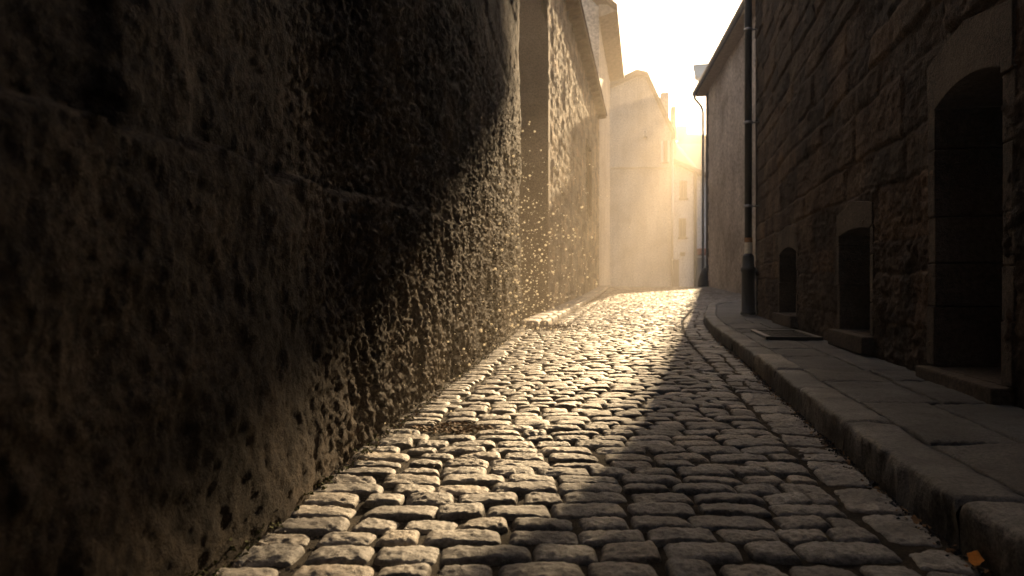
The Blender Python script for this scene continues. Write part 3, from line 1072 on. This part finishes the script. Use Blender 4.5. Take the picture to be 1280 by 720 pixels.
me = bpy.data.meshes.new("globe"); bm = bmesh.new(); bmesh.ops.create_uvsphere(bm, u_segments=16, v_segments=10, radius=0.14)
bmesh.ops.translate(bm, verts=bm.verts, vec=lp + Vector((0, -.3, .06))); bm.to_mesh(me); bm.free()
me.polygons.foreach_set("use_smooth", np.ones(len(me.polygons), bool))
link_mesh("globe", me, M['globe'], lamp)


# ---- front-facing far houses -----------------------------------------------
def px(x, y, D):
    """point of the place seen in direction (x, y) at distance D: used to lay out the far houses"""
    return Vector(((x - 640) / 853.3 * D, D, EYE + (360 - y) / 853.3 * D))


def far_window(parent, x0, x1, y0, y1, D, frame, pane, shutters=None, depth=0.25):
    p0, p1 = px(x0, y1, D), px(x1, y0, D)
    b = MB(); t = (p1.x - p0.x) * 0.13
    for (a0, a1, z0, z1) in ((p0.x, p0.x + t, p0.z, p1.z), (p1.x - t, p1.x, p0.z, p1.z), (p0.x + t, p1.x - t, p1.z - t, p1.z), (p0.x + t, p1.x - t, p0.z, p0.z + t),
                             ((p0.x + p1.x) / 2 - t * .35, (p0.x + p1.x) / 2 + t * .35, p0.z + t, p1.z - t)):
        b.box(((a0 + a1) / 2, D - 0.03, (z0 + z1) / 2), a1 - a0, 0.12, z1 - z0)
    f = b.build("window", frame, parent)
    MB().box(((p0.x + p1.x) / 2, D - 0.005, (p0.z + p1.z) / 2), p1.x - p0.x - t, 0.05, p1.z - p0.z - t).build("pane", pane, f)
    MB().box(((p0.x + p1.x) / 2, D - 0.1, p0.z - 0.07), (p1.x - p0.x) * 1.25, 0.3, 0.12).build("sill", M['dress'], f)
    if shutters:
        for xs in (p0.x - (p1.x - p0.x) * 0.32, p1.x + (p1.x - p0.x) * 0.32):
            MB().box((xs, D - 0.05, (p0.z + p1.z) / 2), (p1.x - p0.x) * 0.5, 0.07, p1.z - p0.z).build("shutter", shutters, f)
    return f


DG = 58.0
gab = thing("gabled_house", "hazy cream gabled house with half hipped roof where the lane bends", "house", (10, DG, 0))
gp = [px(748, 360, DG), px(748, 117, DG), px(795, 96, DG), px(806, 96, DG), px(839, 167, DG), px(840, 360, DG)]
gp[0].z = gp[-1].z = -0.5
MB().prism(gp, (0, 12, 0)).build("wall", M['pale'], gab)
ro = [px(744, 113, DG), px(794, 89, DG), px(808, 92, DG), px(843, 168, DG)]
b = MB()
tk = 0.35
for i in range(3):
    p0, p1 = ro[i], ro[i + 1]
    q0, q1 = Vector((p0.x, DG - .5, p0.z)), Vector((p1.x, DG - .5, p1.z))
    b.hexa([q0 - Vector((0, 0, tk)), q1 - Vector((0, 0, tk)), q1 + Vector((0, 13, -tk)), q0 + Vector((0, 13, -tk)), q0 + Vector((0, 0, .02 * i)), q1 + Vector((0, 0, .02 * i)), q1 + Vector((0, 13, .02 * i)), q0 + Vector((0, 13, .02 * i))])
rf = b.build("roof", M['tile'], gab)
for (x0, x1, y0, D_) in ((826, 835, 117, DG + 3), (839, 844, 134, DG + 6)):
    p0, p1 = px(x0, 200, D_), px(x1, y0, D_)
    MB().box(((p0.x + p1.x) / 2, D_, (p1.z + p0.z) / 2), p1.x - p0.x, 0.7, p1.z - p0.z).build("chimney", M['pale'], rf)
far_window(gab, 829, 834, 176, 203, DG, M['greyframe'], M['glass'], M['palewood'])
far_window(gab, 804.5, 808, 163, 171, DG, M['palewood'], M['glass'])
p0, p1 = px(750, 213, DG), px(840, 209, DG)
MB().box(((p0.x + p1.x) / 2, DG - .08, p1.z), p1.x - p0.x, 0.2, 0.16).build("string_course", M['pale'], gab)
pa = px(757, 113, DG); MB().tube([pa + Vector((0, -.25, 0)), Vector((pa.x, DG - .25, 0.5))], 0.12, 10).build("downpipe", M['palewood'], gab, smooth_=True)
pa = px(841, 170, DG); MB().tube([pa + Vector((-.1, -.25, -.4)), Vector((pa.x - .1, DG - .25, 0.5))], 0.1, 10).build("downpipe", M['zinc'], gab, smooth_=True)

DW = 62.0
wh = thing("white_house", "narrow white house with two dark windows seen at the end of the lane", "house", (16, DW, 0))
wp = [px(836, 360, DW), px(836, 200, DW), px(886, 222, DW), px(886, 360, DW)]
wp[0].z = wp[-1].z = -0.5
MB().prism(wp, (0, 6, 0)).build("wall", M['white'], wh)
q0, q1 = px(834, 197, DW), px(889, 221, DW)
b = MB()
b.hexa([Vector((q0.x, DW - .7, q0.z - .3)), Vector((q1.x, DW - .7, q1.z - .3)), Vector((q1.x, DW + 6.5, q1.z - .3)), Vector((q0.x, DW + 6.5, q0.z - .3)),
        Vector((q0.x, DW - .7, q0.z)), Vector((q1.x, DW - .7, q1.z)), Vector((q1.x, DW + 6.5, q1.z)), Vector((q0.x, DW + 6.5, q0.z))])
b.build("roof", M['soffit'], wh)
far_window(wh, 849.5, 858.5, 226, 248, DW, M['greyframe'], M['glass'])
far_window(wh, 848.5, 857.5, 273, 297, DW, M['greyframe'], M['glass'])
p0, p1 = px(850, 320, DW), px(856, 315.5, DW)
MB().box(((p0.x + p1.x) / 2, DW - .02, (p0.z + p1.z) / 2), p1.x - p0.x, .1, p1.z - p0.z).build("vent", M['iron'], wh)
pa = px(868.5, 212, DW); MB().tube([pa + Vector((0, -.2, 0)), Vector((pa.x, DW - .2, 0.4))], 0.13, 10).build("downpipe", M['iron'], wh, smooth_=True)
p0, p1 = px(870, 319, DW), px(884, 311, DW)
MB().box(((p0.x + p1.x) / 2, DW - .35, (p0.z + p1.z) / 2), p1.x - p0.x, .7, (p1.z - p0.z)).build("awning", M['red'], wh, bevel=0.1)
p0, p1 = px(870, 362, DW), px(881, 322, DW)
MB().box(((p0.x + p1.x) / 2, DW - .06, (p0.z + p1.z) / 2), p1.x - p0.x, .12, p1.z - p0.z).build("door", M['greyframe'], wh)

cab = thing("utility_cabinet", "grey utility cabinet standing below the white house", "cabinet", px(844, 360, 52))
p0, p1 = px(841, 362, 52), px(848, 325, 52)
MB().box(((p0.x + p1.x) / 2, 52, (p1.z + 0.3) / 2), p1.x - p0.x, .4, p1.z - 0.3).build("case", M['greyframe'], cab, bevel=0.02)
MB().box(((p0.x + p1.x) / 2, 52, p1.z + .04), p1.x - p0.x + .1, .5, .08).build("lid", M['zinc'], cab)

# brown roofed house behind the white one
D1 = 99.0
bh = thing("brown_roof_house", "house with a steep brown tiled roof rising behind the white house", "house", (24, D1, 0))
w0, w1 = px(800, 360, D1), px(868, 214, D1)
MB().box(((w0.x + w1.x) / 2, D1 + 5, w1.z / 2), w1.x - w0.x - .6, 9.6, w1.z).build("wall", M['pale'], bh)
a0, a1, a2, a3 = px(798, 214, D1), px(869, 214, D1), px(850, 165, D1), px(798, 165, D1)
b = MB()
rd = Vector((0, 5, 0))
b.hexa([a0 - Vector((0, .6, 0)), a1 - Vector((0, .6, 0)), a1 + Vector((0, 11, 0)), a0 + Vector((0, 11, 0)), a3 + rd, a2 + rd, a2 + rd * 1.02, a3 + rd * 1.02])
rf = b.build("roof", M['tile'], bh)
MB().tube([a1 - Vector((-.1, .7, 0)), a2 + rd - Vector((0, .1, 0))], 0.22, 8).build("verge", M['palewood'], rf, smooth_=True)
D2 = 112.0
rh = thing("chimney_house", "farthest brown house with a broad chimney stack under the bright sky", "house", (28, D2, 0))
w0, w1 = px(846, 360, D2), px(905, 179, D2)
MB().box(((w0.x + w1.x) / 2, D2 + 4, w1.z / 2), w1.x - w0.x, 8, w1.z).build("wall", M['pale'], rh)
a0, a1, a2 = px(843, 180, D2), px(908, 180, D2), px(878, 168, D2)
b = MB(); b.prism([a0, a1, px(905, 170, D2), px(858, 167, D2)], (0, 8.5, 0))
rf = b.build("roof", M['tile'], rh)
p0, p1 = px(846, 175, D2 + 2), px(858, 158, D2 + 2)
MB().box(((p0.x + p1.x) / 2, D2 + 2, (p0.z + p1.z) / 2), p1.x - p0.x, 1.2, p1.z - p0.z).build("chimney", M['tile'], rf)

# ---- the plastered house on the right beyond the corner ------------------------
R2W = Wall(8.55 - 0.1105 * 30, 0.1105, 'right')
A3 = R2W.L
ph = thing("plastered_house", "stained plaster house with deep eaves and a swan neck gutter pipe beyond the corner", "house", (8.55, 26, 0))
E2 = 9.2
a0, a1 = 19.0 * A3, 30.0 * A3


def r2_height(A, Z):
    return 0.012 * fbm(A * 0.8, Z * 0.8, 4, 101) + 0.012 * np.clip(fbm(A * 3, Z * 3, 4, 102), 0, 1)


relief("wall", R2W, np.arange(a0, a1 + .001, 0.0995), np.arange(-.2, E2 + .1, 0.1), r2_height, M['plaster'], ph)
b = MB()
b.prism([R2W.w(a0, -.2, -.08), R2W.w(a0, E2, -.08), R2W.w(a0, E2 + 4.6, -4), R2W.w(a0, E2, -8), R2W.w(a0, -.2, -8)], R2W.w(11.0 * A3, 0, 0) - R2W.w(0, 0, 0))
b.build("house_body", M['plaster'], ph)
b = MB()
for k in range(26):
    z0 = 0.3 + k * 0.34
    wq = 0.5 if k % 2 else 0.34
    b.hexa([R2W.w(a1 - wq, z0 + .004, -.3), R2W.w(a1 + .03, z0 + .004, -.3), R2W.w(a1 + .03, z0 + .004, .03), R2W.w(a1 - wq, z0 + .004, .03),
            R2W.w(a1 - wq, z0 + .336, -.3), R2W.w(a1 + .03, z0 + .336, -.3), R2W.w(a1 + .03, z0 + .336, .03), R2W.w(a1 - wq, z0 + .336, .03)])
b.build("quoins", M['dress'], ph, bevel=0.01)
ovr = 0.42
b = MB()
for (o1, zt) in ((ovr, E2 + .02), (-8 - ovr, E2 + .02)):
    b.prism([R2W.w(a0 - .3, z, o) for o, z in ((o1, zt), (-4, E2 + 5.0), (-4, E2 + 5.3), (o1, zt + .3))], R2W.w(11.9 * A3, 0, 0) - R2W.w(0, 0, 0))
rf = b.build("roof", M['slate'], ph)
MB().hexa([R2W.w(a0 - .3, E2 - .02, -.05), R2W.w(a1 + .4, E2 - .02, -.05), R2W.w(a1 + .4, E2 - .02, ovr - .02), R2W.w(a0 - .3, E2 - .02, ovr - .02),
           R2W.w(a0 - .3, E2 + .03, -.05), R2W.w(a1 + .4, E2 + .03, -.05), R2W.w(a1 + .4, E2 + .03, ovr - .02), R2W.w(a0 - .3, E2 + .03, ovr - .02)]).build("soffit", M['soffit'], ph)
# half round gutter and its swan neck
b = MB()
seg = 9
for sgn in (0.0, 0.012):
    pass
g_v, g_f = [], []
for a_i in (a0 - .3, a1 + .45):
    for rr_ in (0.075, 0.065):
        for k in range(seg):
            th = math.pi + math.pi * k / (seg - 1)
            g_v.append(R2W.w(a_i, E2 + .12 + math.sin(th) * rr_, ovr + .08 + math.cos(th) * rr_))
n_ = 2 * seg
for k in range(seg - 1):
    g_f += [(k, k + 1, n_ + k + 1, n_ + k), (seg + k, n_ + seg + k, n_ + seg + k + 1, seg + k + 1)]
    g_f += [(k, seg + k, seg + k + 1, k + 1), (n_ + k, n_ + k + 1, n_ + seg + k + 1, n_ + seg + k)]
g_f += [(0, n_, n_ + seg, seg), (seg - 1, 2 * seg - 1, n_ + 2 * seg - 1, n_ + seg - 1)]
b.add(g_v, g_f)
b.build("gutter", M['zinc'], ph)
pts = [R2W.w(a1 + .2, E2 + .02, ovr + .1), R2W.w(a1 + .2, E2 - .18, ovr + .04), R2W.w(a1 + .2, E2 - .5, .2), R2W.w(a1 + .2, E2 - .75, .12), R2W.w(a1 + .2, 0.7, .12)]
MB().tube(pts, 0.055, 12).build("downpipe", M['zinc'], ph, smooth_=True)
# guard stone at its foot
gs = R2W.w(a1 - .1, float(road_z(29.8)), .14)
b = MB()
b.tube([gs + Vector((0, 0, -.05)), gs + Vector((0, 0, .2)), gs + Vector((.04, 0, .5)), gs + Vector((.08, 0, .78)), gs + Vector((.1, 0, .84))], [0.27, 0.26, 0.21, 0.13, 0.05], 12)
tag(b.build("guard_stone", M['kerb'], None, smooth_=True, loc=gs), "dark tapering guard stone at the foot of the plastered house corner", "guard stone")

# ---- added tower beyond the plastered house, built to shade the upper left wall --------------------------------
TS, TDEP = 122.0, 3.0
tdir = Vector((math.sin(az), math.cos(az), 0)); tper = Vector((math.cos(az), -math.sin(az), 0))


def tp(u, t, z):
    p = tper * u + tdir * (TS + t)
    return Vector((p.x, p.y, z))


zt = lambda v: (v + math.sin(el) * (TS + TDEP)) / math.cos(el)
tw = thing("shade_tower", "added shade-casting tower block with a jutting top far beyond the plastered house", "tower", tp(2, 2, 0))
US, UC, UB, UR = -0.50, -1.45, -2.65, 6.5  # left outline laid out as the sun sees it, slanting the wall shade
z1, z2, z3 = zt(-0.14), zt(-0.46), zt(0.55)
ext = tdir * TDEP
MB().prism([tp(US, 0, -.5), tp(US, 0, z1), tp(UC, 0, z2), tp(UB, 0, z3), tp(UR + 2, 0, z3), tp(UR, 0, z1), tp(UR, 0, -.5)], ext).build("shade_shaft", M['white'], tw)
MB().prism([tp(UB, -.003, z3 + .003), tp(UB, -.003, z3 + 1.5), tp(UR + 2, -.003, z3 + 1.5), tp(UR + 2, -.003, z3 + .003)], ext).build("shade_block", M['white'], tw)
zr = z3 + 1.505
b = MB()
b.add([tp(UB - .2, -.3, zr), tp(UR + 2.2, -.3, zr), tp(UR + 2.2, TDEP + .3, zr), tp(UB - .2, TDEP + .3, zr), tp(0.5, TDEP / 2, zr + 0.6), tp(UR - 1, TDEP / 2, zr + 3.6)],
      [(3, 2, 1, 0), (0, 1, 5, 4), (1, 2, 5), (2, 3, 4, 5), (3, 0, 4)])
b.build("roof", M['slate'], tw)
TOP = zr + 1.5


# ------------------------------------------------------------------ small things
def leaf_mesh(n, sampler, size, seed, name, mat, curl=0.35):
    r = np.random.default_rng(seed)
    V, Q = [], []
    for k in range(n):
        x, y, z = sampler(r)
        s = r.uniform(*size); th = r.uniform(0, 2 * math.pi); tl = r.normal(0, 0.35); tw_ = r.normal(0, 0.35)
        pts = [(-1, 0, 0.0), (-0.3, 0.42, curl * r.uniform(0, 1)), (0.45, 0.36, curl * r.uniform(0, 1)), (1, 0, 0.1), (0.45, -0.36, curl * r.uniform(0, 1)), (-0.3, -0.42, curl * r.uniform(0, 1))]
        b = len(V)
        for (a, c, h) in pts:
            X = a * math.cos(th) - c * math.sin(th); Y = a * math.sin(th) + c * math.cos(th)
            V.append((x + X * s, y + Y * s, z + s * (h + tl * a + tw_ * c) + 0.002))
        Q += [(b, b + 1, b + 5, b), (b + 1, b + 2, b + 4, b + 5), (b + 2, b + 3, b + 4, b + 2)]
    f = [tuple(dict.fromkeys(q)) for q in Q]
    return link_mesh(name, mesh_np(name, V, faces=f, shade=False), mat)


def grit_mesh(n, sampler, size, seed, name, mat):
    """small stones and crumbs"""
    r = np.random.default_rng(seed)
    V, F = [], []
    for k in range(n):
        x, y, z = sampler(r); s = r.uniform(*size)
        p = np.array([(1, 0, 0), (-1, 0, 0), (0, 1, 0), (0, -1, 0), (0, 0, .8), (0, 0, -.6)]) * s * r.uniform(0.6, 1.3, (6, 3)) + r.normal(0, s * .15, (6, 3))
        b = len(V)
        V += [(x + a, y + c, z + h + s * .3) for a, c, h in p]
        F += [(b + i, b + j, b + t) for i, j, t in ((0, 2, 4), (2, 1, 4), (1, 3, 4), (3, 0, 4), (2, 0, 5), (1, 2, 5), (3, 1, 5), (0, 3, 5))]
    return link_mesh(name, mesh_np(name, V, faces=F, shade=False), mat)


def in_hole(r):
    a = r.uniform(0, 2 * math.pi); q = math.sqrt(r.uniform(0, 1))
    x = -0.27 + 0.2 * q * math.cos(a); y = 3.16 + 0.11 * q * math.sin(a)
    return x, y, float(road_z(y)) - 0.02 + r.uniform(0, 0.02)


def wall_foot(r):
    d = 1.2 + 8.5 * r.uniform(0, 1) ** 1.6
    x = float(left_x(d)) + 0.06 + abs(r.normal(0, 0.035))
    return x, d, float(road_z(d)) - 0.014 + r.uniform(0, 0.01) + 0.25 * max(0, 0.1 - (x - float(left_x(d))))


def joints(r):
    d = 1.3 + 7 * r.uniform(0, 1) ** 1.5
    x = float(left_x(d)) + 0.1 + abs(r.normal(0, 0.5))
    return x, d, float(road_z(d)) - 0.014


def strip_end(r):
    d = r.normal(9.9, 0.3); x = float(left_x(d)) + 0.15 + abs(r.normal(0, 0.35))
    return x, d, float(road_z(d)) + 0.004


tag(leaf_mesh(320, in_hole, (0.008, 0.02), 1, "leaf_litter", M['leaf']), "heap of dry brown leaves in a gap where a cobble is missing", "leaves", kind="stuff")
tag(leaf_mesh(900, wall_foot, (0.005, 0.013), 2, "wall_foot_litter", M['leaf']), "dry crumbled leaves gathered along the foot of the dark left wall", "leaves", kind="stuff")
tag(grit_mesh(2600, wall_foot, (0.003, 0.009), 3, "grit", M['slab']), "pale grit and crumbs of mortar along the foot of the left wall", "grit", kind="stuff")
tag(grit_mesh(3500, joints, (0.002, 0.006), 4, "joint_gravel", M['slab']), "fine gravel lying in the joints between the cobbles", "gravel", kind="stuff")
tag(grit_mesh(500, strip_end, (0.006, 0.018), 6, "rubble_crumbs", M['slab']), "crumbled stone lying at the near end of the pale footway", "rubble", kind="stuff")


def gutter_foot(r):
    s_ = r.uniform(2.2, 10.5)
    x, y = kerb_at(s_, abs(r.normal(0.012, 0.02)) + 0.004)
    return float(x), float(y), float(road_z(float(y))) - 0.006


tag(leaf_mesh(420, gutter_foot, (0.005, 0.014), 31, "gutter_litter", M['leaf']), "dark crumbled leaves caught along the foot of the kerb", "leaves", kind="stuff")
tag(grit_mesh(1500, gutter_foot, (0.002, 0.007), 32, "gutter_grit", M['flag']), "grit washed against the foot of the kerb", "grit", kind="stuff")


def weed(r):
    d = 1.4 + 7.5 * r.uniform(0, 1) ** 1.4
    x = float(left_x(d)) + 0.075 + abs(r.normal(0, 0.015))
    return x, d, float(road_z(d)) - 0.005 + abs(r.normal(0, 0.02))


tag(leaf_mesh(700, weed, (0.005, 0.014), 12, "moss", M['moss'], 0.8), "low moss and weeds growing along the foot of the left wall", "moss", kind="stuff")


def one_leaf(name, label, x, y, s, th, mat, z=None, tilt=0.0):
    prof = [(-1.0, 0.03), (-0.7, 0.30), (-0.3, 0.48), (0.1, 0.50), (0.5, 0.36), (0.8, 0.16), (1.0, 0.02)]
    V, F = [], []
    for i, (a, w) in enumerate(prof):
        jag = 1 + 0.15 * ((i % 2) * 2 - 1)
        for c, h in ((-w * jag, 0.22 * w + 0.1 * a * a), (0, 0.05 + 0.12 * a * a), (w * jag, 0.3 * w + 0.1 * a * a)):
            V.append((x + s * (a * math.cos(th) - c * math.sin(th)), y + s * (a * math.sin(th) + c * math.cos(th)) * math.cos(tilt) - s * h * math.sin(tilt),
                      z + s * h * math.cos(tilt) + s * ((a * math.sin(th) + c * math.cos(th)) * math.sin(tilt) + 0.6 * math.sin(tilt)) + .002))
    for i in range(len(prof) - 1):
        F += [(3 * i, 3 * i + 1, 3 * i + 4, 3 * i + 3), (3 * i + 1, 3 * i + 2, 3 * i + 5, 3 * i + 4)]
    o = link_mesh(name, mesh_np(name, V, faces=F), mat, loc=(x, y, z))
    return tag(o, label, "leaf")


gx, gy = kerb_at(KS[int(np.argmax(KC[:, 1] >= 1.53))], 0.03)
one_leaf("fallen_leaf", "bright orange fallen leaf in the gutter at the bottom right corner", 1.085, 1.60, 0.032, 0.9, M['leaf_o'], float(road_z(1.6)) + 0.004, 0.35)
gx, gy = kerb_at(KS[int(np.argmax(KC[:, 1] >= 1.85))], 0.04)
one_leaf("fallen_leaf", "small brown orange leaf beside the foot of the kerb", float(gx), float(gy), 0.02, 1.2, M['leaf'], float(road_z(1.9)) + 0.006, 0.4)


def motes():
    r = np.random.default_rng(5)
    V, F = [], []
    t = (1 + 5 ** .5) / 2
    ico = np.array([(-1, t, 0), (1, t, 0), (-1, -t, 0), (1, -t, 0), (0, -1, t), (0, 1, t), (0, -1, -t), (0, 1, -t), (t, 0, -1), (t, 0, 1), (-t, 0, -1), (-t, 0, 1)]) / math.hypot(1, t)
    fi = [(0, 11, 5), (0, 5, 1), (0, 1, 7), (0, 7, 10), (0, 10, 11), (1, 5, 9), (5, 11, 4), (11, 10, 2), (10, 7, 6), (7, 1, 8), (3, 9, 4), (3, 4, 2), (3, 2, 6), (3, 6, 8), (3, 8, 9), (4, 9, 5), (2, 4, 11), (6, 2, 10), (8, 6, 7), (9, 8, 1)]
    k = 0
    while k < 950:
        d = 2.2 + 8.5 * r.uniform(0, 1) ** 1.4
        x = float(left_x(d)) + 0.06 + abs(r.normal(0, 0.5))
        z = float(road_z(d)) + 0.05 + abs(r.normal(0, 1.5))
        u = x * math.cos(az) - d * math.sin(az)
        v_ = z * math.cos(el) - (x * math.sin(az) + d * math.cos(az)) * math.sin(el)
        if u > -0.75 or v_ > -0.48 + max(0.0, -u - 1.45) * 0.75: continue
        s = d * min(0.0022, 0.0005 + r.exponential(0.00042))
        b = len(V)
        V += [tuple(p * s + np.array([x, d, z])) for p in ico]
        F += [tuple(i + b for i in f) for f in fi]
        k += 1
    m, nt, bs = material("dust_mote", 0.6, 0.2)
    bs.inputs["Base Color"].default_value = lin(0.9, 0.86, 0.78)
    tr = nt.nodes.new("ShaderNodeBsdfTranslucent"); tr.inputs[0].default_value = lin(0.95, 0.90, 0.80)
    mx = nt.nodes.new("ShaderNodeMixShader"); mx.inputs[0].default_value = 0.9
    nt.links.new(bs.outputs[0], mx.inputs[1]); nt.links.new(tr.outputs[0], mx.inputs[2])
    nt.links.new(mx.outputs[0], nt.nodes["Material Output"].inputs[0])
    o = link_mesh("dust_motes", mesh_np("dust_motes", V, faces=F), m)
    tag(o, "golden dust motes floating in the sunbeam between the houses", "dust", kind="stuff")


motes()

# ------------------------------------------------------------------ the hazy air
b = MB(); b.box((20, 20, (TOP - 2.0) / 2), 460, 460, TOP + 2.0)
hz = b.build("haze", None)
mh = bpy.data.materials.new("haze_air"); mh.use_nodes = True
nt = mh.node_tree
nt.nodes.remove(nt.nodes["Principled BSDF"])
pv = nt.nodes.new("ShaderNodeVolumePrincipled")
pv.inputs["Color"].default_value = lin(1.0, 0.87, 0.70)
pv.inputs["Density"].default_value = HAZE_DENSITY
pv.inputs["Anisotropy"].default_value = 0.42
nt.links.new(pv.outputs[0], nt.nodes["Material Output"].inputs["Volume"])
hz.data.materials.append(mh)
tag(hz, "golden hazy air filling the lane", "haze", kind="stuff")
